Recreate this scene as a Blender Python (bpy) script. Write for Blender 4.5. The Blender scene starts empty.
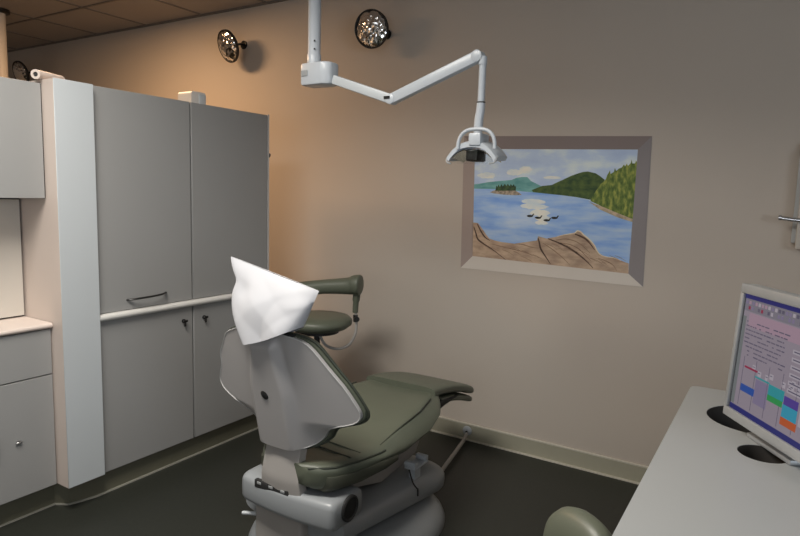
import bpy, bmesh, math, random
from mathutils import Vector, Matrix
random.seed(7)
sc = bpy.context.scene
C = sc.collection
PI = math.pi

# ------------------------------------------------------------------ materials
def lin(c):
    c = c/255.0
    return c/12.92 if c <= 0.04045 else ((c+0.055)/1.055)**2.4
def rgb(r, g, b): return (lin(r), lin(g), lin(b))
def paint(r, g, b, k=0.5):
    return tuple(min(0.95, v/k) for v in rgb(r, g, b))

def mat(name, col, rough=0.6, metal=0.0, var=0.05, scale=8.0, bump=0.0, bscale=120.0, spec=0.5, emit=None, estr=0.0):
    m = bpy.data.materials.new(name); m.use_nodes = True
    nt = m.node_tree; n = nt.nodes; l = nt.links
    b = n['Principled BSDF']
    b.inputs['Roughness'].default_value = rough
    b.inputs['Metallic'].default_value = metal
    b.inputs['Specular IOR Level'].default_value = spec
    tc = n.new('ShaderNodeTexCoord')
    nz = n.new('ShaderNodeTexNoise'); nz.inputs['Scale'].default_value = scale
    nz.inputs['Detail'].default_value = 4
    l.new(tc.outputs['Object'], nz.inputs['Vector'])
    mx = n.new('ShaderNodeMix'); mx.data_type = 'RGBA'
    mx.inputs['A'].default_value = tuple(c*(1-var) for c in col)+(1,)
    mx.inputs['B'].default_value = tuple(min(1, c*(1+var)) for c in col)+(1,)
    l.new(nz.outputs['Fac'], mx.inputs['Factor'])
    l.new(mx.outputs['Result'], b.inputs['Base Color'])
    if bump > 0:
        n2 = n.new('ShaderNodeTexNoise'); n2.inputs['Scale'].default_value = bscale
        n2.inputs['Detail'].default_value = 3
        l.new(tc.outputs['Object'], n2.inputs['Vector'])
        bp = n.new('ShaderNodeBump'); bp.inputs['Strength'].default_value = bump
        bp.inputs['Distance'].default_value = 0.002
        l.new(n2.outputs['Fac'], bp.inputs['Height'])
        l.new(bp.outputs['Normal'], b.inputs['Normal'])
    if emit:
        b.inputs['Emission Color'].default_value = tuple(emit)+(1,)
        b.inputs['Emission Strength'].default_value = estr
    return m

M_wall = mat('wall_paint', (0.58, 0.52, 0.455), 0.75, var=0.03, scale=1.2, bump=0.15, bscale=260)
M_ceil = mat('ceiling_tile', (0.40, 0.36, 0.33), 0.9, var=0.06, scale=40, bump=0.3, bscale=180)
M_grid = mat('ceiling_grid', (0.20, 0.18, 0.16), 0.6)
M_floor = mat('floor_vinyl', (0.026, 0.028, 0.023), 0.42, var=0.25, scale=60, spec=0.4)
M_cove = mat('cove_base_vinyl', (0.42, 0.405, 0.315), 0.6, var=0.06, scale=20)
M_covecap = mat('cove_cap_strip', (0.66, 0.63, 0.54), 0.5)
M_toe = mat('toe_kick_vinyl', (0.14, 0.135, 0.095), 0.6, var=0.08, scale=20)
M_cab = mat('grey_laminate', (0.31, 0.31, 0.305), 0.45, var=0.02, scale=3, spec=0.4)
M_cabside = mat('grey_laminate_edge', (0.55, 0.54, 0.52), 0.45)
M_column = mat('pale_grey_laminate', (0.52, 0.555, 0.575), 0.4, var=0.015, scale=2)
M_cream = mat('cream_laminate', (0.66, 0.57, 0.51), 0.5, var=0.02, scale=3)
M_panel = mat('ivory_panel', (0.60, 0.56, 0.50), 0.5, var=0.02, scale=3)
M_band = mat('worktop_white', (0.66, 0.65, 0.62), 0.35, var=0.02)
M_dark = mat('dark_steel', (0.05, 0.05, 0.05), 0.35, 0.8)
M_chrome = mat('chrome', (0.75, 0.76, 0.78), 0.18, 1.0)
M_black = mat('black_plastic', (0.015, 0.015, 0.015), 0.5)
M_gap = mat('shadow_gap', (0.03, 0.03, 0.03), 0.8)
M_white = mat('white_enamel', (0.50, 0.54, 0.58), 0.3, var=0.01)
def mat_mirror():
    m = mat('mirror_glass', (0.92, 0.92, 0.92), 0.05, 1.0, var=0.08, scale=25)
    n = m.node_tree.nodes; l = m.node_tree.links
    tc = n.new('ShaderNodeTexCoord'); vo = n.new('ShaderNodeTexVoronoi'); vo.inputs['Scale'].default_value = 38
    bp = n.new('ShaderNodeBump'); bp.inputs['Strength'].default_value = 0.8; bp.inputs['Distance'].default_value = 0.01
    l.new(tc.outputs['Object'], vo.inputs['Vector']); l.new(vo.outputs['Distance'], bp.inputs['Height'])
    l.new(bp.outputs['Normal'], n['Principled BSDF'].inputs['Normal'])
    return m
M_mirror = mat_mirror()
M_green = mat('green_vinyl', (0.112, 0.125, 0.092), 0.42, var=0.06, scale=12, bump=0.12, bscale=300)
M_greendk = mat('green_vinyl_piping', (0.045, 0.052, 0.038), 0.5)
M_shell = mat('grey_shell_plastic', (0.43, 0.415, 0.408), 0.38, var=0.02, scale=5)
M_rimhighlight = mat('shell_rim_highlight', (0.52, 0.52, 0.51), 0.35)
M_base = mat('chair_base_enamel', (0.30, 0.32, 0.335), 0.32, var=0.02)
M_link = mat('beige_plastic', (0.40, 0.38, 0.36), 0.4, var=0.02)
M_rubber = mat('dark_rubber', (0.02, 0.02, 0.02), 0.75)
M_desk = mat('white_desk_laminate', (0.37, 0.385, 0.385), 0.32, var=0.02, scale=4)
M_silver = mat('silver_plastic', (0.42, 0.44, 0.45), 0.35, 0.3)
M_steel = mat('brushed_steel', (0.45, 0.45, 0.45), 0.3, 0.9)
M_lightpanel = mat('light_diffuser', (0.9, 0.9, 0.9), 0.5, emit=(1, 0.97, 0.92), estr=3.0)
M_warmpanel = mat('warm_light_diffuser', (0.9, 0.85, 0.7), 0.5, emit=(1, 0.62, 0.32), estr=3.0)
M_hole = mat('hole_liner', (0.05, 0.045, 0.04), 0.7)

def mat_bag():
    m = mat('white_plastic_film', (0.53, 0.54, 0.57), 0.42, var=0.02, scale=20, bump=0.12, bscale=9)
    return m
M_bag = mat_bag()

# ------------------------------------------------------------------ mesh builder
class B:
    def __init__(s): s.bm = bmesh.new()
    def merge(s, o, mi=0):
        for f in o.faces: f.material_index = mi
        me = bpy.data.meshes.new('t'); o.to_mesh(me); o.free()
        s.bm.from_mesh(me); bpy.data.meshes.remove(me)
    def box(s, x0, x1, y0, y1, z0, z1, bev=0.0, seg=2, mi=0, mtx=None):
        o = bmesh.new(); bmesh.ops.create_cube(o, size=1)
        for v in o.verts:
            v.co = Vector(((x0+x1)/2+v.co.x*(x1-x0), (y0+y1)/2+v.co.y*(y1-y0), (z0+z1)/2+v.co.z*(z1-z0)))
        if bev > 0:
            bmesh.ops.bevel(o, geom=o.edges[:], offset=bev, segments=seg, profile=0.5, affect='EDGES')
        if mtx is not None: bmesh.ops.transform(o, matrix=mtx, verts=o.verts)
        s.merge(o, mi); return s
    def rings(s, rings, close=True, cap=True, mi=0):
        o = bmesh.new(); vs = [[o.verts.new(p) for p in r] for r in rings]
        n = len(rings[0])
        for a, b in zip(vs[:-1], vs[1:]):
            for i in range(n if close else n-1):
                j = (i+1) % n
                o.faces.new((a[i], a[j], b[j], b[i]))
        if cap and close:
            o.faces.new(vs[0][::-1]); o.faces.new(vs[-1])
        bmesh.ops.recalc_face_normals(o, faces=o.faces)
        s.merge(o, mi); return s
    def tube(s, pts, r, n=12, mi=0, closed=False, flat=1.0):
        pts = [Vector(p) for p in pts]; N = len(pts)
        rs = r if isinstance(r, (list, tuple)) else [r]*N
        rings = []; up = None
        for i, p in enumerate(pts):
            if closed: t = pts[(i+1) % N]-pts[i-1]
            else: t = pts[min(i+1, N-1)]-pts[max(i-1, 0)]
            t.normalize()
            if up is None:
                up = Vector((0, 0, 1)) if abs(t.z) < 0.9 else Vector((1, 0, 0))
            up = (up-t*up.dot(t)).normalized()
            sd = t.cross(up)
            rings.append([p+sd*math.cos(a)*rs[i]+up*math.sin(a)*rs[i]*flat for a in [2*PI*k/n for k in range(n)]])
        if closed: rings.append(rings[0])
        return s.rings(rings, cap=not closed, mi=mi)
    def lathe(s, prof, org, axis=(0, 0, 1), n=32, mi=0, sx=1.0, sy=1.0, cap=True):
        ax = Vector(axis).normalized()
        u = ax.orthogonal().normalized()
        if abs(ax.z) > 0.99: u = Vector((1, 0, 0))
        w = ax.cross(u)
        org = Vector(org)
        rings = []
        for r, h in prof:
            rr = max(r, 0.0004)
            rings.append([org+ax*h+u*math.cos(a)*rr*sx+w*math.sin(a)*rr*sy for a in [2*PI*k/n for k in range(n)]])
        return s.rings(rings, cap=cap, mi=mi)
    def prism(s, pts, d, mi=0, bev=0.0):
        """closed polygon (3D points) extruded by vector d"""
        o = bmesh.new(); d = Vector(d)
        a = [o.verts.new(Vector(p)) for p in pts]; b = [o.verts.new(Vector(p)+d) for p in pts]
        n = len(pts)
        o.faces.new(a); o.faces.new(b[::-1])
        for i in range(n):
            j = (i+1) % n
            o.faces.new((a[i], b[i], b[j], a[j]))
        bmesh.ops.recalc_face_normals(o, faces=o.faces)
        if bev > 0:
            bmesh.ops.bevel(o, geom=o.edges[:], offset=bev, segments=2, profile=0.5, affect='EDGES')
        s.merge(o, mi); return s
    def grid(s, f, nu, nv, mi=0):
        o = bmesh.new()
        g = [[o.verts.new(f(i/nu, j/nv)) for j in range(nv+1)] for i in range(nu+1)]
        for i in range(nu):
            for j in range(nv):
                o.faces.new((g[i][j], g[i+1][j], g[i+1][j+1], g[i][j+1]))
        s.merge(o, mi); return s
    def sheet(s, front, back, nu, nv, mi=0):
        """closed slab from two (u,v)->point functions"""
        o = bmesh.new()
        g = [[o.verts.new(front(i/nu, j/nv)) for j in range(nv+1)] for i in range(nu+1)]
        h = [[o.verts.new(back(i/nu, j/nv)) for j in range(nv+1)] for i in range(nu+1)]
        for i in range(nu):
            for j in range(nv):
                o.faces.new((g[i][j], g[i+1][j], g[i+1][j+1], g[i][j+1]))
                o.faces.new((h[i][j], h[i][j+1], h[i+1][j+1], h[i+1][j]))
        for i in range(nu):
            o.faces.new((g[i][0], h[i][0], h[i+1][0], g[i+1][0]))
            o.faces.new((g[i][nv], g[i+1][nv], h[i+1][nv], h[i][nv]))
        for j in range(nv):
            o.faces.new((g[0][j], g[0][j+1], h[0][j+1], h[0][j]))
            o.faces.new((g[nu][j], h[nu][j], h[nu][j+1], g[nu][j+1]))
        bmesh.ops.recalc_face_normals(o, faces=o.faces)
        s.merge(o, mi); return s

WORLD = {}     # object name -> world origin, so that children can be written in world coordinates
def obj(name, b, m, parent=None, origin=None, label=None, smooth=38):
    bm = b.bm
    bm.normal_update()
    for f in bm.faces: f.smooth = True
    ca = math.radians(smooth)
    for e in bm.edges:
        if len(e.link_faces) == 2:
            e.smooth = e.calc_face_angle(0) < ca
        else:
            e.smooth = False
    xs = [v.co for v in bm.verts]
    lo = Vector((min(v.x for v in xs), min(v.y for v in xs), min(v.z for v in xs)))
    hi = Vector((max(v.x for v in xs), max(v.y for v in xs), max(v.z for v in xs)))
    if parent is not None:
        org = (lo+hi)/2
    else:
        org = Vector(origin) if origin else Vector(((lo.x+hi.x)/2, (lo.y+hi.y)/2, lo.z))
    bmesh.ops.translate(bm, verts=bm.verts, vec=-org)
    me = bpy.data.meshes.new(name); bm.to_mesh(me); bm.free()
    for mm in (m if isinstance(m, (list, tuple)) else [m]): me.materials.append(mm)
    o = bpy.data.objects.new(name, me); C.objects.link(o)
    WORLD[o.name] = org
    if parent is not None:
        o.parent = parent; o.location = org-WORLD[parent.name]
    else: o.location = org
    if label: o['label'] = label
    return o
def thing(name, loc, label, cat, group=None):
    o = bpy.data.objects.new(name, None); C.objects.link(o)
    o.empty_display_size = 0.1
    o.location = loc; WORLD[o.name] = Vector(loc)
    return tag(o, label, cat, group)
def tag(o, label, cat, group=None):
    o['label'] = label; o['category'] = cat
    if group: o['group'] = group
    return o
def struct(name, b, m, smooth=38, parent=None):
    o = obj(name, b, m, parent, smooth=smooth)
    if parent is None: o['kind'] = 'structure'
    return o
def arc(c, r, a0, a1, n, u, v):
    c = Vector(c); u = Vector(u); v = Vector(v)
    return [c+u*math.cos(a0+(a1-a0)*k/n)*r+v*math.sin(a0+(a1-a0)*k/n)*r for k in range(n+1)]
def smoothpath(pts, k=6):
    P = [Vector(p) for p in pts]; out = []
    for i in range(len(P)-1):
        p0 = P[max(i-1, 0)]; p1 = P[i]; p2 = P[i+1]; p3 = P[min(i+2, len(P)-1)]
        for j in range(k):
            t = j/k
            out.append(0.5*((2*p1)+(p2-p0)*t+(2*p0-5*p1+4*p2-p3)*t*t+(3*p1-p0-3*p2+p3)*t**3))
    out.append(P[-1]); return out
def interp(tab, x):
    if x <= tab[0][0]: return tab[0][1:]
    for a, b in zip(tab[:-1], tab[1:]):
        if x <= b[0]:
            t = (x-a[0])/(b[0]-a[0])
            return tuple(p+(q-p)*t for p, q in zip(a[1:], b[1:]))
    return tab[-1][1:]
def sm(t):
    t = max(0, min(1, t)); return t*t*(3-2*t)

YW = 3.353      # face of the back wall
ZC = 2.81       # ceiling
# ------------------------------------------------------------------ room shell
struct('floor', B().box(-7.6, 2.4, -2.9, 3.6, -0.08, 0.0), M_floor)
struct('wall_back', B().box(-7.6, 2.4, YW, YW+0.12, 0, ZC), M_wall)
b = B(); b.box(2.3, 2.42, -2.9, -1.27, 0, ZC); b.box(2.3, 2.42, 0.67, YW, 0, ZC); b.box(2.3, 2.42, -1.27, 0.67, 0, 1.05); b.box(2.3, 2.42, -1.27, 0.67, 2.25, ZC)
struct('wall_right', b, M_wall)
b = B(); b.box(2.32, 2.38, -1.27, -1.21, 1.05, 2.25); b.box(2.32, 2.38, 0.61, 0.67, 1.05, 2.25); b.box(2.32, 2.38, -0.33, -0.27, 1.05, 2.25)
b.box(2.32, 2.38, -1.27, 0.67, 1.05, 1.10); b.box(2.32, 2.38, -1.27, 0.67, 2.20, 2.25)
struct('window_2', b, M_white)
struct('wall_left', B().box(-7.6, -7.48, -2.9, YW, 0, ZC), M_wall)
# wall behind the camera with a wide window
b = B()
b.box(-7.48, -1.0, -2.9, -2.78, 0, ZC); b.box(1.4, 2.3, -2.9, -2.78, 0, ZC)
b.box(-1.0, 1.4, -2.9, -2.78, 0, 0.95); b.box(-1.0, 1.4, -2.9, -2.78, 2.2, ZC)
struct('wall_front', b, M_wall)
b = B()
for x in (-1.0, 0.17, 1.34): b.box(x, x+0.06, -2.86, -2.8, 0.95, 2.2)
b.box(-1.0, 1.4, -2.86, -2.8, 0.95, 1.0); b.box(-1.0, 1.4, -2.86, -2.8, 2.15, 2.2)
struct('window_1', b, M_white)
# suspended ceiling: one slab, tiles parted by the tee grid
ce = struct('ceiling', B().box(-7.6, 2.4, -2.9, 3.6, ZC, ZC+0.1), M_ceil)
g = B()
x = -5.25-0.67*3
while x < 2.3:
    g.box(x-0.009, x+0.009, -2.78, YW, ZC-0.006, ZC+0.001); x += 0.67
for y in (2.8, 1.58, 0.36, -0.86, -2.08): g.box(-7.48, 2.3, y-0.009, y+0.009, ZC-0.006, ZC+0.001)
g.box(-7.48, 2.3, YW-0.022, YW, ZC-0.01, ZC+0.001)
struct('trim_1', g, M_grid)
# coved base along the back wall with its light cap and floor strips
b = B(); b.box(-7.48, 2.3, YW-0.008, YW, 0, 0.096)
b.box(-7.48, 2.3, YW-0.010, YW, 0.094, 0.102, mi=1); b.box(-7.48, 2.3, YW-0.022, YW-0.006, 0, 0.007, mi=1)
struct('baseboard_back', b, [M_cove, M_covecap])

# ------------------------------------------------------------------ left cabinets
XD = -2.68; XBK = -3.22
# toe base along the run, stepped forward under the column
b = B()
b.prism([(-2.80, 0.5, 0), (-2.80, 1.492, 0), (-2.744, 1.528, 0), (-2.714, 1.64, 0), (-2.714, 2.775, 0), (-2.78, 2.775, 0), (-2.86, 0.5, 0)], (0, 0, 0.118))
b.prism([(-2.795, 0.5, 0), (-2.795, 1.49, 0), (-2.738, 1.526, 0), (-2.706, 1.64, 0), (-2.706, 2.775, 0), (-2.716, 2.775, 0), (-2.716, 1.64, 0), (-2.746, 1.532, 0), (-2.803, 1.496, 0), (-2.803, 0.5, 0)], (0, 0, 0.008), mi=1)
struct('baseboard_left', b, [M_toe, mat('floor_edge_strip', (0.36, 0.35, 0.30), 0.5)])

def cabinet(y0, y1, lab, keyside, handle):
    t = thing('tall_cabinet', (-2.95, (y0+y1)/2, 0), lab, 'cabinet', 'tall grey cabinets beside the column')
    b = B(); b.box(XBK, XD-0.022, y0+0.001, y1-0.001, 0.121, 1.938)
    b.box(XBK, -2.79, y0+0.01, y1-0.01, 0.0, 0.12)
    obj('carcass', b, M_cabside, t)
    up = obj('upper_door', B().box(XD-0.02, XD, y0+0.006, y1-0.004, 0.90, 1.94, 0.0015, 1), M_cab, t)
    lo = obj('lower_door', B().box(XD-0.02, XD, y0+0.006, y1-0.004, 0.12, 0.862, 0.0015, 1), M_cab, t)
    if handle:
        a, c = handle
        pts = [(XD-0.002, a, 0.948), (XD+0.014, a+0.012, 0.949), (XD+0.028, a+0.05, 0.952), (XD+0.033, (a+c)/2, 0.954), (XD+0.028, c-0.05, 0.956), (XD+0.014, c-0.012, 0.958), (XD-0.002, c, 0.958)]
        obj('handle', B().tube(smoothpath(pts, 5), 0.0065, 10, flat=0.75), M_dark, up, label='bowed dark steel pull handle')
    ky = y1-0.062 if keyside > 0 else y0+0.075
    k = B(); k.lathe([(0.011, 0), (0.011, 0.006), (0.004, 0.007), (0.004, 0.02)], (XD, ky, 0.79), (1, 0, 0), 14)
    k.box(XD+0.014, XD+0.02, ky-0.016, ky+0.016, 0.784, 0.797, 0.002, 1); k.box(XD+0.014, XD+0.019, ky-0.005, ky+0.005, 0.762, 0.786, 0.001, 1)
    obj('lock_key', k, M_dark, lo, label='small dark key standing in its lock')
    return t
t = cabinet(1.657, 2.205, 'tall grey laminate cabinet with bowed pull handle, right beside the pale column', 1, (1.815, 2.035))
t2 = cabinet(2.205, 2.775, 'tall grey laminate cabinet without a handle, farther from the pale column', -1, None)
b = B(); b.box(XBK, XD+0.002, 2.7755, 2.785, 0.12, 1.945)
sp = obj('side_panel', b, M_cabside, t2, label='white-edged end panel')
hk = B(); hk.lathe([(0.013, 0), (0.013, 0.006), (0.006, 0.008), (0.006, 0.03), (0.014, 0.034), (0.014, 0.042), (0.004, 0.046)], (-2.72, 2.785, 1.707), (0, 1, 0), 14)
obj('coat_hook', hk, M_dark, t2, label='small dark coat knob')
# rounded worktop nosing that runs across both cabinets
b = B(); n = 12
prof = [(-2.69, 0.864)]+[(-2.672+0.018*math.cos(a)+0.0, 0.8805+0.0165*math.sin(a)) for a in [-PI/2+PI*k/n for k in range(n+1)]]+[(-2.69, 0.897)]
b.rings([[(x, y, z) for x, z in prof] for y in (1.657, 2.7745)])
w = obj('worktop_rail', b, M_band); tag(w, 'white rounded worktop edge running across the two tall grey cabinets', 'worktop')

# pale column
b = B()
t = thing('column_cabinet', (-2.93, 1.566, 0), 'pale grey full height column projecting from the cabinet run', 'column')
obj('front_panel', B().box(-2.6555, -2.652, 1.480, 1.656, 0.126, 1.94, 0.001, 1), M_column, t)
b = B(); b.box(XBK, -2.656, 1.480, 1.655, 0.126, 1.938); b.box(XBK, -2.81, 1.482, 1.648, 0, 0.126)
obj('side_panel', b, M_cream, t, label='cream side panel')

# left run: lower cabinet, worktop, back panel, upper cabinet
XL = -2.738
t = thing('base_cabinet', (-2.98, 1.0, 0), 'low grey cabinet with a drawer, left of the pale column', 'cabinet')
b = B(); b.box(XBK, XL-0.022, 0.55, 1.472, 0.125, 0.858); b.box(XBK, -2.865, 0.55, 1.472, 0, 0.125)
obj('carcass', b, M_cabside, t)
obj('drawer', B().box(XL-0.02, XL, 0.56, 1.4735, 0.652, 0.856, 0.0015, 1), M_cab, t)
d = obj('door', B().box(XL-0.02, XL, 0.56, 1.4735, 0.128, 0.647, 0.0015, 1), M_cab, t)
k = B(); k.lathe([(0.010, 0), (0.010, 0.005), (0.004, 0.006)], (XL, 1.315, 0.38), (1, 0, 0), 14)
k.box(XL+0.004, XL+0.01, 1.302, 1.33, 0.375, 0.384, 0.002, 1)
obj('lock', k, M_steel, d)
h = B(); h.tube(smoothpath([(XL-0.002, 1.18, 0.36), (XL+0.02, 1.19, 0.365), (XL+0.024, 1.213, 0.39), (XL+0.02, 1.228, 0.415), (XL-0.002, 1.226, 0.42)], 4), 0.006, 10)
obj('handle', h, M_cab, d)
b = B()
prof = [(XBK, 0.860), (XL+0.002, 0.860)]+[(XL+0.002+0.012*math.cos(a), 0.872+0.012*math.sin(a)) for a in [-PI/2+PI*k/8 for k in range(1, 9)]]+[(XBK, 0.884)]
b.rings([[(x, y, z) for x, z in prof] for y in (0.55, 1.476)])
w = obj('worktop', b, M_cream); tag(w, 'cream worktop with rounded front edge, left of the pale column', 'worktop')
t = thing('niche_back', (-3.0, 1.0, 0.886), 'ivory back panel standing in the niche over the low cabinet', 'panel')
obj('board', B().box(-2.965, -2.948, 0.55, 1.470, 0.892, 1.424, 0.001, 1), M_panel, t)
obj('frame', B().box(-3.0, -2.966, 0.55, 1.478, 0.886, 1.43), M_gap, t)  # near-black backing, paints in the shadow gap around the board
t = thing('wall_cabinet', (-2.98, 1.0, 1.434), 'grey wall cabinet hung over the niche, left of the pale column', 'cabinet')
obj('carcass', B().box(XBK, XL-0.022, 0.55, 1.474, 1.436, 1.922), M_cab, t)
obj('door', B().box(XL-0.02, XL, 0.56, 1.4735, 1.434, 1.922, 0.002, 1), M_cab, t)
obj('edge_gap', B().box(XL-0.0215, XL-0.006, 1.4738, 1.4785, 1.436, 1.92), M_gap, t)

# things on top of the cabinets
t = thing('dispenser', (-2.87, 2.35, 1.941), 'small white plastic box standing on top of the tall cabinets', 'box')
b = B(); ang = [PI*k/12 for k in range(13)]
ring = [(-0.06, 0.0), (-0.06, 0.062)]+[(-0.06+0.014-0.014*math.cos(a*0.5), 0.062+0.018*math.sin(a*0.5)) for a in ang]+[(0.046+0.014*math.sin(a*0.5), 0.062+0.018*math.cos(a*0.5)) for a in ang]+[(0.06, 0)]
b.prism([(-2.80, 2.362+u*0.82, 1.941+v) for u, v in ring], (-0.11, 0, 0))
obj('body', b, M_band, t)
obj('front_cover', B().box(-2.80, -2.794, 2.362, 2.409, 1.945, 2.008, 0.003, 2), M_column, t, label='pale grey front cover')
p0 = Vector((-2.735, 1.452, 1.955)); p1 = Vector((-2.85, 1.625, 1.967))
ax_ = p1-p0; L_ = ax_.length
t = thing('paper_roll', (-2.79, 1.54, 1.94), 'short roll of pale paper lying on top of the column', 'roll')
obj('sheet', B().lathe([(0.010, 0), (0.020, 0), (0.020, L_), (0.010, L_), (0.010, 0)], p0, ax_, 24, cap=False), M_cream, t)
obj('core', B().lathe([(0.0098, 0.004), (0.0098, L_-0.004)], p0, ax_, 16), M_gap, t, label='dark hollow core')

# ceiling post in the bay behind the cabinets
t = thing('ceiling_post', (-5.25, 2.53, ZC), 'cream post hanging from the ceiling at far left behind the cabinets', 'post')
obj('pole', B().lathe([(0.045, 1.55), (0.045, ZC)], (-5.25, 2.53, 0), (0, 0, 1), 24), M_panel, t)
obj('collar', B().lathe([(0.07, ZC-0.03), (0.077, ZC-0.025), (0.077, ZC)], (-5.25, 2.53, 0), (0, 0, 1), 24), M_dark, t, label='dark ceiling collar')

# ------------------------------------------------------------------ convex mirrors
def mirror(c, n, foot, R, lab):
    c = Vector(c); n = Vector(n).normalized(); foot = Vector(foot)
    t = thing('convex_mirror', foot, lab, 'mirror', 'round convex mirrors on the wall')
    dome = [(R*0.955*math.sin(a), 0.004+R*0.32*(math.cos(a)-math.cos(1.25))/(1-math.cos(1.25))) for a in [1.25*k/10 for k in range(10, -1, -1)]]
    dome = [(r/math.sin(1.25), h) for r, h in dome]
    obj('mirror_face', B().lathe([(R*0.94, -0.004)]+dome, c, n, 40), M_mirror, t)
    obj('rim', B().lathe([(R*0.3, -0.03), (R*0.9, -0.02), (R*1.0, -0.010), (R*1.02, 0.004), (R*0.995, 0.012), (R*0.95, 0.009), (R*0.945, -0.006), (R*0.3, -0.012)], c, n, 40), M_black, t, label='black rim')
    back = c-n*0.03
    b = B(); b.tube(smoothpath([back, back-n*0.03, foot+Vector((0, -0.03, 0)), foot]), 0.009, 10)
    obj('bracket', b, M_dark, t)
    obj('wall_plate', B().lathe([(0.03, 0), (0.03, 0.008), (0.012, 0.012)], foot, (0, -1, 0), 20), M_dark, t)
mirror((-2.235, 3.20, 2.485), (0.12, -1, -0.2), (-2.22, YW, 2.485), 0.112, 'round convex mirror with black rim, right of the white lamp pole')
mirror((-3.46, 3.185, 2.50), (-0.20, -0.9, -0.34), (-3.475, YW, 2.545), 0.112, 'round convex mirror turned sideways on its bracket, left of the white lamp pole')
mirror((-6.22, 3.17, 2.52), (-0.0, -0.92, -0.3), (-6.08, YW, 2.52), 0.112, 'round convex mirror half hidden behind the wall cabinet at far left')

# ------------------------------------------------------------------ dental lamp
LY = 2.2
t = thing('operating_lamp', (-1.85, LY, ZC), 'white dental lamp on a jointed arm hanging from the ceiling over the chair', 'lamp')
po = obj('pole', B().lathe([(0.031, 2.06), (0.031, 2.10), (0.028, 2.105), (0.028, ZC)], (-1.845, LY, 0), (0, 0, 1), 24), M_white, t)
for z in (2.155, 2.12):
    obj('screw', B().lathe([(0.004, 0), (0.004, 0.002)], (-1.845+0.02, LY-0.0225, z), (0.66, -0.75, 0), 10), M_dark, po)
obj('ceiling_plate', B().lathe([(0.09, ZC-0.02), (0.09, ZC)], (-1.845, LY, 0), (0, 0, 1), 28), M_white, t)
bx = B()
out = [(-1.888, LY-0.045), (-1.76, LY-0.052), (-1.728, LY-0.03), (-1.728, LY+0.03), (-1.76, LY+0.052), (-1.888, LY+0.045)]
bx.prism([(x, y, 1.962) for x, y in out], (0, 0, 0.098), bev=0.012)
hs = obj('joint_housing', bx, M_white, t)
obj('label_plate', B().box(-1.876, -1.842, LY-0.0505, LY-0.0455, 2.002, 2.026), M_silver, hs, label='small grey rating label')
a0 = Vector((-1.73, LY, 1.985)); a1 = Vector((-1.426, LY, 1.884)); a2 = Vector((-1.042, LY, 2.022))
def bar(p, q, w, h):
    p = Vector(p); q = Vector(q); d = (q-p); L = d.length; d.normalize()
    yv = Vector((0, 1, 0)); zv = d.cross(yv).normalized()*-1
    mt = Matrix((d, yv, zv)).transposed().to_4x4(); mt.translation = p
    return B().box(0, L, -w/2, w/2, -h/2, h/2, min(w, h)*0.18, 2, mtx=mt)
ar = bar(a0, a1, 0.036, 0.040)
obj('lower_arm', ar, M_column, t)
obj('upper_arm', bar(a1, a2, 0.036, 0.044), M_white, t)
e = obj('elbow', B().lathe([(0.018, -0.021), (0.021, -0.019), (0.021, 0.019), (0.018, 0.021)], a1, (0, 1, 0), 24), M_white, t)
obj('logo_plate', B().box(-1.452, -1.424, LY-0.0235, LY-0.0185, 1.884, 1.896), M_dark, e, label='small dark badge')
obj('end_joint', B().lathe([(0.018, -0.021), (0.022, -0.019), (0.022, 0.019), (0.018, 0.021)], a2, (0, 1, 0), 24), M_white, t)
b = B(); b.lathe([(0.016, 1.99), (0.016, 2.02), (0.011, 2.022)], (-1.022, LY, 0), (0, 0, 1), 18)
b.tube([(-1.021, LY, 2.0), (-1.022, LY, 1.85)], 0.0135, 16)
obj('drop_tube', b, M_white, t)
b = B(); b.tube([(-1.022, LY, 1.853), (-1.023, LY, 1.82), (-1.028, LY, 1.79), (-1.030, LY, 1.725)], [0.016, 0.0165, 0.017, 0.017], 16)
obj('swivel', b, M_white, t)
obj('swivel_ring', B().lathe([(0.0138, 1.848), (0.0168, 1.849), (0.0168, 1.853), (0.0138, 1.854)], (-1.022, LY, 0), (0, 0, 1), 18), M_dark, t)
# lamp head: an arched hood over two reflectors and a clear shield
hx = -1.030; HW = 0.106
def archz(q): return 1.706-0.060*abs(q)**2.5
def hood(u, v, inner):
    q = (u-0.5)*2; y = (v-0.5)*2
    t_ = 0.026*(1-0.25*q*q) if inner else 0.0
    tap = math.sqrt(max(0, 1-abs(y)**4*0.06))
    z = archz(q)-t_-0.006*y*y*(0 if inner else 1)+0.004*(y+1)
    return Vector((hx+HW*q*tap*(0.93 if inner else 1.0), LY+0.055*y, z))
b = B(); b.sheet(lambda u, v: hood(u, v, False), lambda u, v: hood(u, v, True), 32, 12)
hd = obj('lamp_head', b, M_white, t, smooth=50, label='white arched lamp hood')
obj('neck_block', B().box(hx-0.010, hx+0.040, LY-0.062, LY+0.02, 1.685, 1.732, 0.006, 2), M_white, t)
ha = []
for k in range(25):
    a = PI*k/24; c_ = math.cos(a)
    ha.append((hx+0.022-0.076*math.copysign(abs(c_)**0.75, c_), LY-0.058, 1.672+0.074*math.sin(a)**0.75))
obj('handle', B().tube(ha, 0.0072, 10), M_white, t, label='white arched grab handle')
M_refl = mat('lamp_reflector', (0.50, 0.52, 0.47), 0.15, 0.9, var=0.3, scale=40)
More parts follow.
